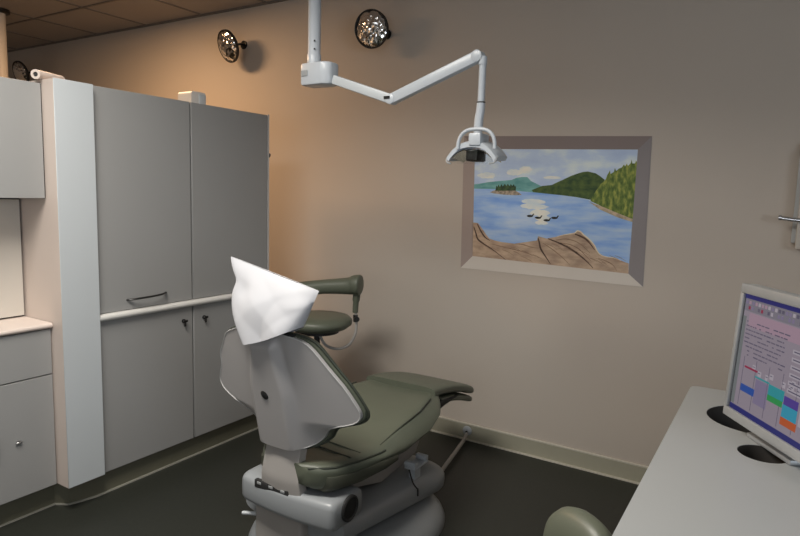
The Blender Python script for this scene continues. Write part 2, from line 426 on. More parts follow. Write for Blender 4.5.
for sx in (-1, 1):
    def rf(u, v, o):
        q = 0.26+0.50*u
        return Vector((hx+sx*HW*q, LY-0.050+0.10*v, archz(q)-0.030-0.006+o-0.010*math.sin(PI*v)*0-0.012*v))
    obj('reflector', B().sheet(lambda u, v: rf(u, v, 0), lambda u, v: rf(u, v, 0.004), 10, 6), M_refl, hd, label='mirrored reflector')
    obj('end_clip', B().tube(smoothpath([(hx+sx*0.103, LY-0.04, 1.646), (hx+sx*0.104, LY-0.052, 1.634), (hx+sx*0.097, LY-0.058, 1.622), (hx+sx*0.080, LY-0.060, 1.618)], 5), 0.003, 8), M_silver, hd)
obj('bulb_holder', B().box(hx-0.024, hx+0.026, LY-0.05, LY+0.03, 1.628, 1.672, 0.006, 2), M_black, hd)
def mat_glass():
    m = bpy.data.materials.new('clear_shield'); m.use_nodes = True
    n = m.node_tree.nodes; p = n['Principled BSDF']
    p.inputs['Transmission Weight'].default_value = 1.0; p.inputs['Roughness'].default_value = 0.08
    p.inputs['IOR'].default_value = 1.15
    nz = n.new('ShaderNodeTexNoise'); nz.inputs['Scale'].default_value = 20
    cr = n.new('ShaderNodeValToRGB'); cr.color_ramp.elements[0].color = (0.88, 0.91, 0.91, 1); cr.color_ramp.elements[1].color = (0.96, 0.97, 0.97, 1)
    m.node_tree.links.new(nz.outputs['Fac'], cr.inputs['Fac']); m.node_tree.links.new(cr.outputs['Color'], p.inputs['Base Color'])
    return m
M_glass = mat_glass()
def shield(u, v, off):
    q = (u-0.5)*2
    top = archz(q)-0.026*(1-0.25*q*q)-0.001; bot = 1.618+0.006*q**4
    return Vector((hx+0.099*q, LY-0.058+0.02*q*q+off, top+(bot-top)*v))
obj('shield', B().sheet(lambda u, v: shield(u, v, 0), lambda u, v: shield(u, v, 0.003), 28, 4), M_glass, hd, label='clear splash shield')

# ------------------------------------------------------------------ mural
outer = [(-1.6574, 1.8457), (-0.6067, 1.8204), (-0.5953, 1.0533), (-1.6451, 1.0614)]
inner = [(-1.5837, 1.7695), (-0.6702, 1.7548), (-0.6722, 1.1151), (-1.5693, 1.1386)]
KM = 0.52
mural = thing('wall_mural', (-1.13, YW, 1.06), 'painted lake view with islands, ducks and driftwood, framed by a painted sill', 'painting')
def flat(b, pts, lift, mi=0):
    """one coat of paint: a thin raised polygon on the wall"""
    b.prism([(x, YW-lift, z) for x, z in pts], (0, 0.0006, 0), mi)
for i, (lab, c) in enumerate((('dark grey upper band', (106, 97, 95)), ('grey right band', (110, 106, 107)), ('pale lower sill band', (166, 161, 154)), ('warm grey left band', (128, 117, 112)))):
    j = (i+1) % 4
    b = B(); flat(b, [outer[i], outer[j], inner[j], inner[i]], 0.002)
    obj('border', b, mat('border_paint', paint(*c, k=KM), 0.7, var=0.03), mural, label=lab)
far = [(-1.5818, 1.5633), (-1.542, 1.5687), (-1.4915, 1.5775), (-1.4168, 1.5855), (-1.3461, 1.5921), (-1.3143, 1.6054), (-1.2847, 1.6097), (-1.2527, 1.6094), (-1.2304, 1.588), (-1.2005, 1.5745), (-1.1709, 1.5612), (-1.1456, 1.5204), (-1.2329, 1.5266), (-1.4456, 1.5391), (-1.582, 1.5393)]
lake = [(-1.5834, 1.5422), (-1.4456, 1.5391), (-1.2329, 1.5266), (-1.1456, 1.5204), (-1.0605, 1.5142), (-0.972, 1.5057), (-0.9012, 1.489), (-0.8413, 1.4586), (-0.7425, 1.4183), (-0.6715, 1.3904), (-0.6722, 1.1151), (-1.5693, 1.1386)]
hill = [(-1.2218, 1.538), (-1.1651, 1.5613), (-1.1086, 1.5678), (-1.0813, 1.5818), (-1.0488, 1.5969), (-1.0062, 1.6178), (-0.9654, 1.6326), (-0.9428, 1.6396), (-0.9163, 1.6424), (-0.8752, 1.6332), (-0.8519, 1.6192), (-0.8258, 1.5997), (-0.8471, 1.5459), (-0.8855, 1.4921), (-0.972, 1.5057), (-1.0605, 1.5142), (-1.1456, 1.5204), (-1.2153, 1.527)]
forest = [(-0.8931, 1.4866), (-0.8864, 1.5059), (-0.8628, 1.5477), (-0.844, 1.5775), (-0.8293, 1.5908), (-0.8199, 1.6039), (-0.8141, 1.6248), (-0.8067, 1.6378), (-0.8023, 1.6482), (-0.7975, 1.6301), (-0.7815, 1.6406), (-0.7778, 1.6612), (-0.7707, 1.6458), (-0.7574, 1.6577), (-0.7428, 1.6639), (-0.7338, 1.6792), (-0.7271, 1.669), (-0.7193, 1.6843), (-0.7134, 1.6716), (-0.6997, 1.6868), (-0.698, 1.7046), (-0.6921, 1.6843), (-0.6798, 1.6843), (-0.6741, 1.6994), (-0.6704, 1.6893), (-0.6711, 1.3981), (-0.7429, 1.4235), (-0.8363, 1.462)]
shore = [(-0.9063, 1.4862), (-0.8845, 1.4762), (-0.8363, 1.462), (-0.7431, 1.4261), (-0.6712, 1.4007), (-0.6711, 1.3852), (-0.7452, 1.4052), (-0.8403, 1.4433)]
rocks = [(-1.476, 1.5194), (-1.4434, 1.5334), (-1.3896, 1.5357), (-1.3225, 1.5337), (-1.2978, 1.5223), (-1.2792, 1.5087), (-1.321, 1.5065), (-1.39, 1.5082), (-1.4505, 1.5136)]
itrees = [(-1.4419, 1.5288), (-1.4378, 1.5594), (-1.4306, 1.5509), (-1.4251, 1.5653), (-1.4151, 1.5512), (-1.4067, 1.5685), (-1.3967, 1.5544), (-1.3852, 1.5705), (-1.3754, 1.5576), (-1.3669, 1.5714), (-1.3571, 1.5579), (-1.3486, 1.5694), (-1.3389, 1.5582), (-1.3304, 1.5697), (-1.3237, 1.5557), (-1.3166, 1.5586), (-1.3164, 1.5327)]
log = [(-1.5773, 1.3391), (-1.544, 1.3372), (-1.5235, 1.3146), (-1.5044, 1.2931), (-1.486, 1.2694), (-1.4665, 1.25), (-1.4306, 1.2405), (-1.3865, 1.2346), (-1.3094, 1.2304), (-1.2409, 1.2441), (-1.1767, 1.2574), (-1.1705, 1.2814), (-1.1488, 1.2771), (-1.1214, 1.2715), (-1.0636, 1.2857), (-1.0197, 1.2993), (-0.9675, 1.3111), (-0.9577, 1.3209), (-0.9476, 1.3242), (-0.9332, 1.3185), (-0.9183, 1.3053), (-0.8823, 1.2784), (-0.8549, 1.249), (-0.8417, 1.2246), (-0.8208, 1.2031), (-0.7874, 1.195), (-0.7511, 1.1925), (-0.7146, 1.1811), (-0.6739, 1.1687), (-0.6722, 1.1151), (-1.5693, 1.1386)]
cracks = [[(-1.5689, 1.3146), (-1.5542, 1.2773), (-1.5395, 1.2425), (-1.4994, 1.2154), (-1.447, 1.1894), (-1.3596, 1.1344)], [(-1.5469, 1.3311), (-1.5224, 1.291), (-1.495, 1.2571), (-1.4622, 1.2385)], [(-1.17, 1.2724), (-1.1614, 1.2437), (-1.1508, 1.2106), (-1.1194, 1.1679), (-1.0908, 1.1308)], [(-1.1139, 1.2714), (-1.0561, 1.2535), (-0.9989, 1.2308), (-0.9533, 1.2056), (-0.9147, 1.1796), (-0.8795, 1.1514), (-0.8567, 1.1289)], [(-0.965, 1.3058), (-0.9372, 1.2966), (-0.905, 1.2823), (-0.8783, 1.2571), (-0.8535, 1.2265)]]
grain = [[(-1.0681, 1.2665), (-1.0127, 1.2756), (-0.957, 1.2654), (-0.9119, 1.2385), (-0.8778, 1.2085)], [(-1.3063, 1.2295), (-1.258, 1.2287), (-1.2098, 1.2178), (-1.1685, 1.215)], [(-1.0447, 1.2514), (-0.9888, 1.2469), (-0.9382, 1.2258), (-0.8981, 1.1907), (-0.8697, 1.1658)], [(-1.1412, 1.245), (-1.0878, 1.2151), (-1.0289, 1.175), (-0.9819, 1.1345)], [(-1.4485, 1.2188), (-1.3477, 1.2023), (-1.2497, 1.1864), (-1.1537, 1.1595)], [(-0.8338, 1.1849), (-0.7911, 1.1722), (-0.7537, 1.154), (-0.7311, 1.124)]]
ducks = [(-1.2254, 1.3923), (-1.1781, 1.3843), (-1.1273, 1.3727), (-1.0844, 1.3879)]

def art(name, c1, c2, scale, stretch=(1, 1, 1), c3=None, lo=0.35, hi=0.65):
    """brushwork: two or three paint colours broken up by noise"""
    m = bpy.data.materials.new(name); m.use_nodes = True
    n = m.node_tree.nodes; l = m.node_tree.links; p = n['Principled BSDF']; p.inputs['Roughness'].default_value = 0.7
    tc = n.new('ShaderNodeTexCoord'); mp = n.new('ShaderNodeMapping'); mp.inputs['Scale'].default_value = stretch
    nz = n.new('ShaderNodeTexNoise'); nz.inputs['Scale'].default_value = scale; nz.inputs['Detail'].default_value = 5
    cr = n.new('ShaderNodeValToRGB'); e = cr.color_ramp.elements
    e[0].position = lo; e[0].color = paint(*c1, k=KM)+(1,); e[1].position = hi; e[1].color = paint(*c2, k=KM)+(1,)
    if c3:
        q = e.new((lo+hi)/2); q.color = paint(*c3, k=KM)+(1,)
    l.new(tc.outputs['Object'], mp.inputs['Vector']); l.new(mp.outputs['Vector'], nz.inputs['Vector'])
    l.new(nz.outputs['Fac'], cr.inputs['Fac']); l.new(cr.outputs['Color'], p.inputs['Base Color'])
    return m
pm = [art('painted_sky', (142, 158, 182), (174, 184, 188), 5, (1, 1, 2.2), (152, 167, 188)),
      art('painted_lake', (96, 130, 182), (150, 166, 194), 6, (0.6, 1, 3), (126, 152, 194)),
      art('painted_far_hills', (70, 118, 118), (98, 142, 140), 14, (1, 1, 3)),
      art('painted_hill', (38, 58, 34), (66, 82, 40), 30, (1, 1, 1.4)),
      art('painted_forest', (56, 74, 34), (128, 132, 64), 34, (1.6, 1, 0.7), (84, 100, 46)),
      art('painted_shore', (120, 110, 92), (164, 148, 126), 40),
      art('painted_rock', (92, 86, 80), (150, 138, 120), 60),
      art('painted_island_trees', (28, 46, 34), (58, 78, 46), 50),
      art('painted_driftwood', (130, 111, 96), (160, 142, 122), 12, (1.0, 1, 2.6), (146, 127, 109)),
      art('painted_crack', (52, 40, 34), (80, 62, 50), 30),
      art('painted_duck', (22, 24, 22), (40, 40, 38), 40),
      art('painted_grain', (96, 76, 62), (120, 98, 80), 30),
      art('painted_pale_rim', (176, 160, 138), (196, 182, 158), 30)]
b = B()
flat(b, inner, 0.0008, 0)
flat(b, far, 0.0015, 2); flat(b, lake, 0.0012, 1)
flat(b, hill, 0.0022, 3); flat(b, forest, 0.0026, 4); flat(b, shore, 0.0029, 5)
flat(b, rocks, 0.0020, 6); flat(b, itrees, 0.0024, 7); flat(b, log, 0.0020, 8)
def ribbon(b, pts, w, lift, mi):
    P = [Vector((p[0], 0, p[1])) for p in smoothpath([(x, z, 0) for x, z in pts], 4)] if False else [Vector((q.x, 0, q.y)) for q in smoothpath([(x, z, 0) for x, z in pts], 4)]
    L = []; R = []; N = len(P)
    for i, p in enumerate(P):
        tdir = (P[min(i+1, N-1)]-P[max(i-1, 0)]).normalized(); s = Vector((-tdir.z, 0, tdir.x))
        ww = w*(0.35+0.65*math.sin(PI*min(1, 0.08+i/(N-1))))
        L.append(p+s*ww); R.append(p-s*ww)
    poly = L+R[::-1]
    b.prism([(p.x, YW-lift, p.z) for p in poly], (0, 0.0004, 0), mi)
for c in cracks: ribbon(b, c, 0.005, 0.0026, 9)
for c in grain: ribbon(b, c, 0.0022, 0.0024, 11)
rnd = random.Random(3)
for k in range(26):
    x = -1.50+0.78*rnd.random(); z = 1.16+0.05*rnd.random()+(0.05 if x > -1.15 and x < -0.9 else 0.0)
    L_ = 0.03+0.05*rnd.random()
    ribbon(b, [(x, z), (x+L_*0.5, z-L_*0.16), (x+L_, z-L_*0.42)], 0.0011, 0.0024, 11)
ribbon(b, log[14:28], 0.0035, 0.0028, 12)
for x, z in ducks:
    el = [(x+0.018*math.cos(a), z+0.0065*math.sin(a)) for a in [2*PI*k/12 for k in range(12)]]
    flat(b, el, 0.0026, 10); flat(b, [(x+0.010, z), (x+0.018, z+0.014), (x+0.026, z+0.013), (x+0.020, z+0.004), (x+0.018, z-0.002)], 0.0028, 10)
# soft cloud and its reflection as dabs of cream paint
pm.append(art('painted_cloud', (164, 176, 182), (190, 192, 178), 10, (1, 1, 2)))
dabn = [0]
def dab(cx, cz, rx, rz, lift):
    dabn[0] += 1; lift += 0.0001*dabn[0]
    pts = [(cx+rx*math.cos(a)*(0.82+0.25*rnd.random()), cz+rz*math.sin(a)*(0.75+0.35*rnd.random())) for a in [2*PI*k/22 for k in range(22)]]
    flat(b, pts, lift, 13)
for d in ((-1.33, 1.635, 0.05, 0.020), (-1.265, 1.650, 0.04, 0.022), (-1.11, 1.608, 0.05, 0.010), (-1.50, 1.615, 0.06, 0.02)): dab(*d, 0.0009)
for d in ((-1.21, 1.474, 0.075, 0.016), (-1.20, 1.447, 0.085, 0.018), (-1.17, 1.412, 0.06, 0.020), (-1.15, 1.382, 0.045, 0.018), (-1.155, 1.357, 0.04, 0.012)): dab(*d, 0.0016)
obj('painting', b, pm, mural)

# ------------------------------------------------------------------ dental chair
XC = -1.545
chair = thing('dental_chair', (XC, 2.15, 0), 'dental treatment chair with grey winged back shell and green upholstery, facing the mural', 'chair')
XB = -1.53
def spine(z): return 1.66-0.216*(z-0.56)
def wing(a, z):
    k = sm((z-0.58)/0.10)
    return max(0, a-0.10)*(0.9*(1-k)+0.22*k)*sm((a-0.06)/0.08)
def ridge(x, z):
    w_ = 0.088-0.03*sm((z-0.75)/0.2)
    return 0.030*(1-sm((abs(x+0.004)-w_+0.018)/0.045))*(1-sm((z-0.94)/0.06))
half = [(0.550, 0.045), (0.555, 0.080), (0.564, 0.112), (0.578, 0.140), (0.60, 0.164), (0.63, 0.186), (0.655, 0.212), (0.667, 0.236), (0.678, 0.262), (0.686, 0.289), (0.697, 0.316), (0.709, 0.334), (0.725, 0.345), (0.745, 0.345), (0.77, 0.333), (0.81, 0.310), (0.84, 0.290), (0.867, 0.268), (0.90, 0.242), (0.927, 0.222), (0.955, 0.200), (0.975, 0.180), (0.988, 0.156), (0.996, 0.126), (1.0, 0.095)]
def hw(z, s=1):
    w_ = interp(half, z)[0]
    if s < 0: w_ += 0.034*sm((z-0.80)/0.08)*(1-sm((z-0.95)/0.045))
    return w_
zs = [h[0] for h in half]
def zmap(v):
    q = v*(len(zs)-1); i = min(int(q), len(zs)-2); return zs[i]+(zs[i+1]-zs[i])*(q-i)
def shellp(u, v, off=0.0, grow=0.0, puff=0.0, rd=False):
    z = zmap(v); s = (u-0.5)*2
    w_ = hw(z, s)+grow
    x = s*w_
    zz = z+(z-0.78)*grow*1.2
    y = spine(z)+wing(abs(x), z)+off
    if rd: y -= ridge(x, z)
    if puff: y += puff*((1-abs(s)**6)*(1-abs(2*v-1)**8))**0.6
    return Vector((XB+x, y, zz))
NV = (len(zs)-1)*3
b = B(); b.sheet(lambda u, v: shellp(u, v, rd=True), lambda u, v: shellp(u, v, 0.016), 60, NV)
sh = obj('back_shell', b, M_shell, chair, smooth=60, label='light grey winged plastic back shell')
obj('badge', B().lathe([(0.016, 0), (0.016, 0.003), (0.012, 0.005)], (XB-0.015, spine(0.76)-0.030, 0.76), (0, -1, -0.2), 20, sx=0.85, sy=1.15), M_black, sh, label='dark oval badge')
rim = [shellp(1.0, v/63) for v in range(64)]
rimL = [shellp(0.0, v/63) for v in range(64)]
path = rimL+[shellp(u/10, 1.0) for u in range(1, 10)]+rim[::-1]
obj('shell_rim_highlight', B().tube(path, 0.0022, 8), M_rimhighlight, sh)  # paler tube along the edge paints in the highlight on the shell rim
b = B(); b.sheet(lambda u, v: shellp(u, v, 0.018, 0.007), lambda u, v: shellp(u, v, 0.036, 0.011, 0.045), 44, NV)
pad = obj('back_cushion', b, M_green, chair, smooth=60, label='green vinyl back cushion')
path = [shellp(0, v/63, 0.030, 0.014) for v in range(64)]+[shellp(u/10, 1.0, 0.030, 0.014) for u in range(1, 10)]+[shellp(1, v/63, 0.030, 0.014) for v in range(63, -1, -1)]
obj('piping', B().tube(path, 0.005, 8), M_greendk, pad)
# curved link from the pivot housing up to the shell
lk = [(0.30, -0.085, 0.108, 1.665), (0.36, -0.088, 0.110, 1.650), (0.42, -0.082, 0.104, 1.642), (0.50, -0.070, 0.100, 1.648), (0.56, -0.062, 0.100, 1.660), (0.62, -0.055, 0.095, 1.670)]
def lkp(u, v, back):
    z = 0.30+0.32*v; l, r, y = interp(lk, z); s = (u-0.5)*2
    return Vector((XC+l+(r-l)*u, y+(0.05 if back else 0.012*s*s), z))
b = B(); b.sheet(lambda u, v: lkp(u, v, False), lambda u, v: lkp(u, v, True), 14, 20)
obj('back_link', b, M_link, chair, smooth=45)
# seat
seat = [(1.655, .07, .500, .09, .465, .07, .425), (1.675, .120, .505, .14, .466, .12, .412), (1.72, .165, .505, .185, .466, .16, .402), (1.82, .212, .505, .232, .466, .20, .402), (1.95, .25, .502, .280, .470, .23, .415), (2.10, .240, .520, .297, .455, .245, .420), (2.30, .238, .545, .302, .470, .245, .445), (2.43, .212, .555, .280, .500, .22, .470), (2.52, .19, .555, .23, .520, .19, .490), (2.57, .175, .552, .19, .525, .165, .50)]
def seatring(y):
    wt, zt, wm, zm, wb, zb = interp(seat, y)
    ctrl = [(-wb*0.5, zb), (-wb, zb+0.004), (-wm, zm), (-wt-0.012, zt-0.012), (-wt+0.03, zt), (-wt*0.4, zt-0.006), (wt*0.4, zt-0.006), (wt-0.03, zt), (wt+0.012, zt-0.012), (wm, zm), (wb, zb+0.004), (wb*0.5, zb)]
    sh_ = 0.05*(1-sm((y-1.66)/0.6)); pts = [Vector((XC+sh_+x, y, z)) for x, z in ctrl]
    N = len(pts); out = []
    for i in range(N):
        p0, p1, p2, p3 = pts[i-1], pts[i], pts[(i+1) % N], pts[(i+2) % N]
        for j in range(4):
            t_ = j/4
            out.append(0.5*((2*p1)+(p2-p0)*t_+(2*p0-5*p1+4*p2-p3)*t_*t_+(3*p1-p0-3*p2+p3)*t_**3))
    return out
b = B(); ys = [1.655+(2.57-1.655)*k/44 for k in range(45)]
b.rings([seatring(y) for y in ys])
st = obj('seat', b, M_green, chair, smooth=45, label='green vinyl seat cushion')
def shade_band(v, y):  # lower rear of the seat, backrest shade put into a darker green
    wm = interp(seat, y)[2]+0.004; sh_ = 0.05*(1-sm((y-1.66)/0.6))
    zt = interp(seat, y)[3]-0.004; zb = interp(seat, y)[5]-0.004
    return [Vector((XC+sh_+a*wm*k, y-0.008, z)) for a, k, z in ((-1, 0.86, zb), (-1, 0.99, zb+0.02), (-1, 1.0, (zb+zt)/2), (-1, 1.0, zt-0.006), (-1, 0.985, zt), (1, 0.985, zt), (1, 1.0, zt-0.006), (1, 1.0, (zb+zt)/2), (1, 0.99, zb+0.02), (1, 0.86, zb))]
b = B(); b.rings([shade_band(0, 1.70+(2.03-1.70)*k/24) for k in range(25)])
obj('seat_shade_band', b, mat('green_vinyl_shaded', (0.062, 0.066, 0.048), 0.5, var=0.06, scale=12), st, smooth=50, label='lower band of the seat, shade painted in as darker green')
for sx in (-1, 1):
    pp = [(XC+0.05*(1-sm((y-1.66)/0.6))+sx*(interp(seat, y)[0]+0.012), y, interp(seat, y)[1]-0.010) for y in [1.66+0.03*k for k in range(11)]]
    obj('piping', B().tube(pp, 0.004, 8), M_greendk, st)
for sx in (-1, 1):
    pp = [(XC+sx*(interp(seat, y)[0]+0.006), y, interp(seat, y)[1]-0.0035) for y in [1.97+0.03*k for k in range(17)]]
    obj('piping', B().tube(pp, 0.0035, 8), M_greendk, st)
b = B()
b.tube(smoothpath([(XC-0.235, 1.86, .503), (XC, 1.885, .50), (XC+0.235, 1.86, .503)], 6), 0.0035, 8)
b.tube(smoothpath([(XC-0.235, 1.80, .506), (XC, 1.82, .502), (XC+0.235, 1.80, .506)], 6), 0.0035, 8)
obj('seam', b, M_greendk, st)
# leg rest
def legring(s, lift, th, w0, ext, y0=2.52):
    y = y0+(2.985+ext-y0)*s; q = (y-2.52)/0.465
    z = 0.578-0.075*q*q-0.030*q+lift
    endk = 1.0 if s < 0.94 else math.sqrt(max(0.10, 1-((s-0.94)/0.06)**2*0.9))
    w_ = w0*(1-0.03*s); h = th/2*(0.55+0.45*endk)
    out = []
    for k in range(32):
        a = 2*PI*k/32; c_, s_ = math.cos(a), math.sin(a); e_ = 0.26
        out.append(Vector((XC+w_*math.copysign(abs(c_)**e_, c_)*(0.96+0.04*endk), y, z-th/2+h*math.copysign(abs(s_)**0.6, s_))))
    return out
b = B(); b.rings([legring(k/30, 0.0, 0.052, 0.200, 0.0) for k in range(31)])
obj('leg_rest', b, M_green, chair, smooth=45, label='green padded leg rest')
b = B(); b.rings([legring(k/30, -0.056, 0.042, 0.194, -0.004, 2.60) for k in range(31)])
obj('leg_rest_base', b, M_green, chair, smooth=45)
# under-seat frame
fr = B()
fr.prism([(XC-0.13, 1.78, 0.415), (XC-0.13, 1.78, 0.36), (XC-0.13, 2.1, 0.27), (XC-0.13, 2.38, 0.30), (XC-0.13, 2.50, 0.46)], (0.315, 0, 0), bev=0.015)
obj('seat_frame', fr, M_link, chair)
fr = B(); fr.prism([(XC-0.20, 2.40, 0.455), (XC-0.20, 2.35, 0.42), (XC-0.20, 2.62, 0.465), (XC-0.20, 2.80, 0.475), (XC-0.20, 2.60, 0.50)], (0.40, 0, 0), bev=0.008)
obj('leg_rest_bracket', fr, M_rubber, chair)
# pivot housing under the back
hb = B()
def hring(x):
    s = (x-0.025)/0.235
    e_ = math.sqrt(max(0.0, 1-max(0, (abs(s)-0.86)/0.14)**2))
    yc, zc = 1.742+0.020*s*s, 0.322
    ry, rz = 0.098*(0.84+0.16*e_), 0.060*(0.72+0.28*e_)
    out = []
    for k in range(32):
        a = 2*PI*k/32; c_, s_ = math.cos(a), math.sin(a)
        out.append(Vector((XC+x, yc+ry*math.copysign(abs(c_)**0.42, c_), zc+rz*math.copysign(abs(s_)**0.40, s_))))
    return out
hb.rings([hring(-0.21+0.47*k/44) for k in range(45)])
ho = obj('pivot_housing', hb, M_base, chair, smooth=45)
obj('end_cap', B().lathe([(0.050, 0), (0.050, 0.008), (0.044, 0.012), (0.038, 0.006)], (XC+0.258, 1.762, 0.330), (1, 0, 0), 28), M_rubber, ho, label='round black end cap')
b = B(); b.box(XC-0.115, XC+0.06, 1.648, 1.668, 0.352, 0.384, 0.004, 2)
obj('slot', b, M_rubber, ho)
for x in (-0.10, -0.04, 0.02): obj('latch', B().box(XC+x, XC+x+0.022, 1.646, 1.660, 0.368, 0.380, 0.003, 2), M_silver, ho)
b = B(); b.box(XC-0.17, XC+0.08, 1.70, 1.9, 0.05, 0.27, 0.02, 3)
obj('lower_cover', b, M_link, chair)
b = B(); b.tube(smoothpath([(XC-0.14, 1.72, 0.20), (XC-0.18, 1.70, 0.20), (XC-0.215, 1.68, 0.20)], 4), [0.008]*8+[0.006], 10)
obj('release_lever', b, M_column, chair)
# lift arm cover: a long rounded hood that sinks towards the foot end
def armring(s):
    y = 1.74+(2.53-1.74)*s
    zt = 0.285-0.055*s; zb = 0.175-0.09*s
    e_ = 1.0 if s < 0.85 else math.sqrt(max(0.05, 1-((s-0.85)/0.15)**2))
    w_ = (0.255+0.045*s)*(0.80+0.20*e_); zc = (zt+zb)/2; h = (zt-zb)/2*(0.75+0.25*e_)
    out = []
    for k in range(32):
        a = 2*PI*k/32; c_, s_ = math.cos(a), math.sin(a)
        out.append(Vector((XC+w_*math.copysign(abs(c_)**0.5, c_), y, zc+h*math.copysign(abs(s_)**0.6, s_))))
    return out
b = B(); b.rings([armring(k/30) for k in range(31)])
obj('lift_arm_cover', b, M_base, chair, smooth=45)
# floor plate
def platering(z, g):
    out = []
    for k in range(56):
        a = 2*PI*k/56; c_, s_ = math.cos(a), math.sin(a)
        out.append(Vector((XC+(0.375-g)*math.copysign(abs(c_)**0.75, c_), 2.13+(0.44-g)*math.copysign(abs(s_)**0.7, s_), z)))
    return out
b = B(); b.rings([platering(0.001, 0.0), platering(0.02, 0.0), platering(0.05, 0.012), platering(0.08, 0.035), platering(0.10, 0.07), platering(0.112, 0.12)])
obj('base_plate', b, M_base, chair, smooth=50)
# white U bracket beside the seat
b = B()
b.box(-1.335, -1.28, 2.235, 2.355, 0.292, 0.303, 0.003, 2); b.box(-1.335, -1.28, 2.235, 2.258, 0.303, 0.326, 0.003, 2); b.box(-1.335, -1.28, 2.332, 2.355, 0.303, 0.326, 0.003, 2)
b.box(-1.33, -1.30, 2.27, 2.32, 0.20, 0.295)
obj('bracket', b, M_white, chair, label='white U-shaped bracket')
b = B(); b.tube(smoothpath([(-1.30, 2.22, 0.30), (-1.268, 2.20, 0.26), (-1.255, 2.21, 0.235), (-1.262, 2.235, 0.215), (-1.255, 2.225, 0.19)], 5), 0.0035, 8)
obj('cable', b, M_rubber, chair)
# headrest: strut and cushion
b = B(); b.box(XC+0.00, XC+0.07, 1.585, 1.605, 0.90, 1.06, 0.004, 2)
b.box(XC-0.02, XC+0.14, 1.572, 1.60, 0.985, 1.005, 0.004, 2)
obj('headrest_strut', b, M_rubber, chair)
def hdring(s):
    z = 1.02+0.15*s; e_ = math.sqrt(max(0.02, 1-abs(2*s-1)**3))
    return [Vector((XC+0.03+0.115*e_*math.copysign(abs(math.cos(a))**0.7, math.cos(a)), 1.615+0.032*e_*math.sin(a), z)) for a in [2*PI*k/24 for k in range(24)]]
b = B(); b.rings([hdring(k/12) for k in range(13)])
obj('headrest', b, M_green, chair, smooth=60)

# loose plastic cover pulled over the headrest
A_, B_, C_, D_ = Vector((-0.160, 1.587, 1.252)), Vector((0.258, 1.587, 1.168)), Vector((0.20, 1.575, 1.040)), Vector((-0.030, 1.520, 0.952))
def bagp(u, v, front):
    top = A_.lerp(B_, u); bot = D_.lerp(C_, u)
    p = top.lerp(bot, v)
    k = (1-u)**2.5
    # left edge: a slight pinch under the corner, fuller lower down
    p.x += k*(0.012*math.exp(-((v-0.27)/0.10)**2)-0.030*math.sin(PI*max(0, v-0.28)/0.72))
    p.z += -0.008*math.sin(PI*u)*v
    th = (math.sin(PI*u)**0.6)*(math.sin(PI*min(1, 0.015+v*0.78))**0.75)
    fl = lambda a: abs((a % 2)-1)-0.5          # creased, facet-like folds
    wr = 0.010*fl(1.7*u+2.1*v+0.3)+0.006*fl(3.1*u-2.3*v)
    f1 = 0.16*max(0, u-0.56+0.45*(v-0.55))*sm((v-0.15)/0.35)*(1-u)**0.5
    f2 = -0.012*math.exp(-((u-0.16)/0.10)**2-((v-0.34)/0.12)**2)
    y = p.y
    if front: y -= 0.036*th+wr*th+f1*0.8+f2*th
    else: y += 0.070*th+wr*th
    return Vector((XC-0.012+p.x, y, p.z))
rings = []
for j in range(31):
    v_ = j/30
    rings.append([bagp(k/36, v_, True) for k in range(37)]+[bagp(k/36, v_, False) for k in range(35, 0, -1)])
b = B(); b.rings(rings, cap=False)
w = obj('headrest_cover', b, M_bag, smooth=80)
md = w.modifiers.new('film', 'SOLIDIFY'); md.thickness = 0.0015; md.offset = -1
tag(w, 'crumpled white plastic bag pulled over the dental chair headrest', 'cover')

# conduit from the chair base to the wall base
t = thing('utility_conduit', (-1.40, 3.0, 0), 'grey conduit with white wall flange, from chair foot to baseboard', 'pipe')
obj('pipe', B().tube([(-1.405, 2.60, 0.028), (-1.53, 3.25, 0.030), (-1.545, 3.325, 0.045)], 0.011, 12), M_link, t)
fl = obj('flange', B().lathe([(0.030, 0), (0.030, 0.006), (0.022, 0.012), (0.01, 0.014)], (-1.551, YW-0.009, 0.058), (0, -1, 0), 24), M_white, t)
obj('flange_hole', B().lathe([(0.008, 0), (0.008, 0.003)], (-1.549, YW-0.0225, 0.054), (0, -1, 0), 14), M_black, fl)

# ------------------------------------------------------------------ stools
def five_star(root, cx, cy, r, zcol, rot=0.3):
    obj('gas_column', B().lathe([(0.03, 0.09), (0.03, 0.30), (0.018, 0.31), (0.018, zcol)], (cx, cy, 0), (0, 0, 1), 20), M_black, root)
    obj('hub', B().lathe([(0.03, 0.07), (0.05, 0.075), (0.05, 0.11), (0.03, 0.125)], (cx, cy, 0), (0, 0, 1), 20), M_steel, root)
    for k in range(5):
        a = rot+2*PI*k/5; d = Vector((math.cos(a), math.sin(a), 0)); p = Vector((cx, cy, 0))
        lg = obj('leg', B().tube([p+d*0.035+Vector((0, 0, 0.10)), p+d*r*0.6+Vector((0, 0, 0.088)), p+d*r+Vector((0, 0, 0.072))], [0.02, 0.016, 0.013], 10), M_steel, root)
        s = Vector((-d.y, d.x, 0)); q = p+d*r
        c_ = B(); c_.lathe([(0.012, -0.02), (0.0275, -0.018), (0.0275, -0.004), (0.012, -0.003), (0.012, 0.003), (0.0275, 0.004), (0.0275, 0.018), (0.012, 0.02)], q+Vector((0, 0, 0.0285)), s, 18)
        c_.tube([q+Vector((0, 0, 0.035)), q+Vector((0, 0, 0.075))], 0.006, 8)
        obj('caster', c_, M_black, lg)
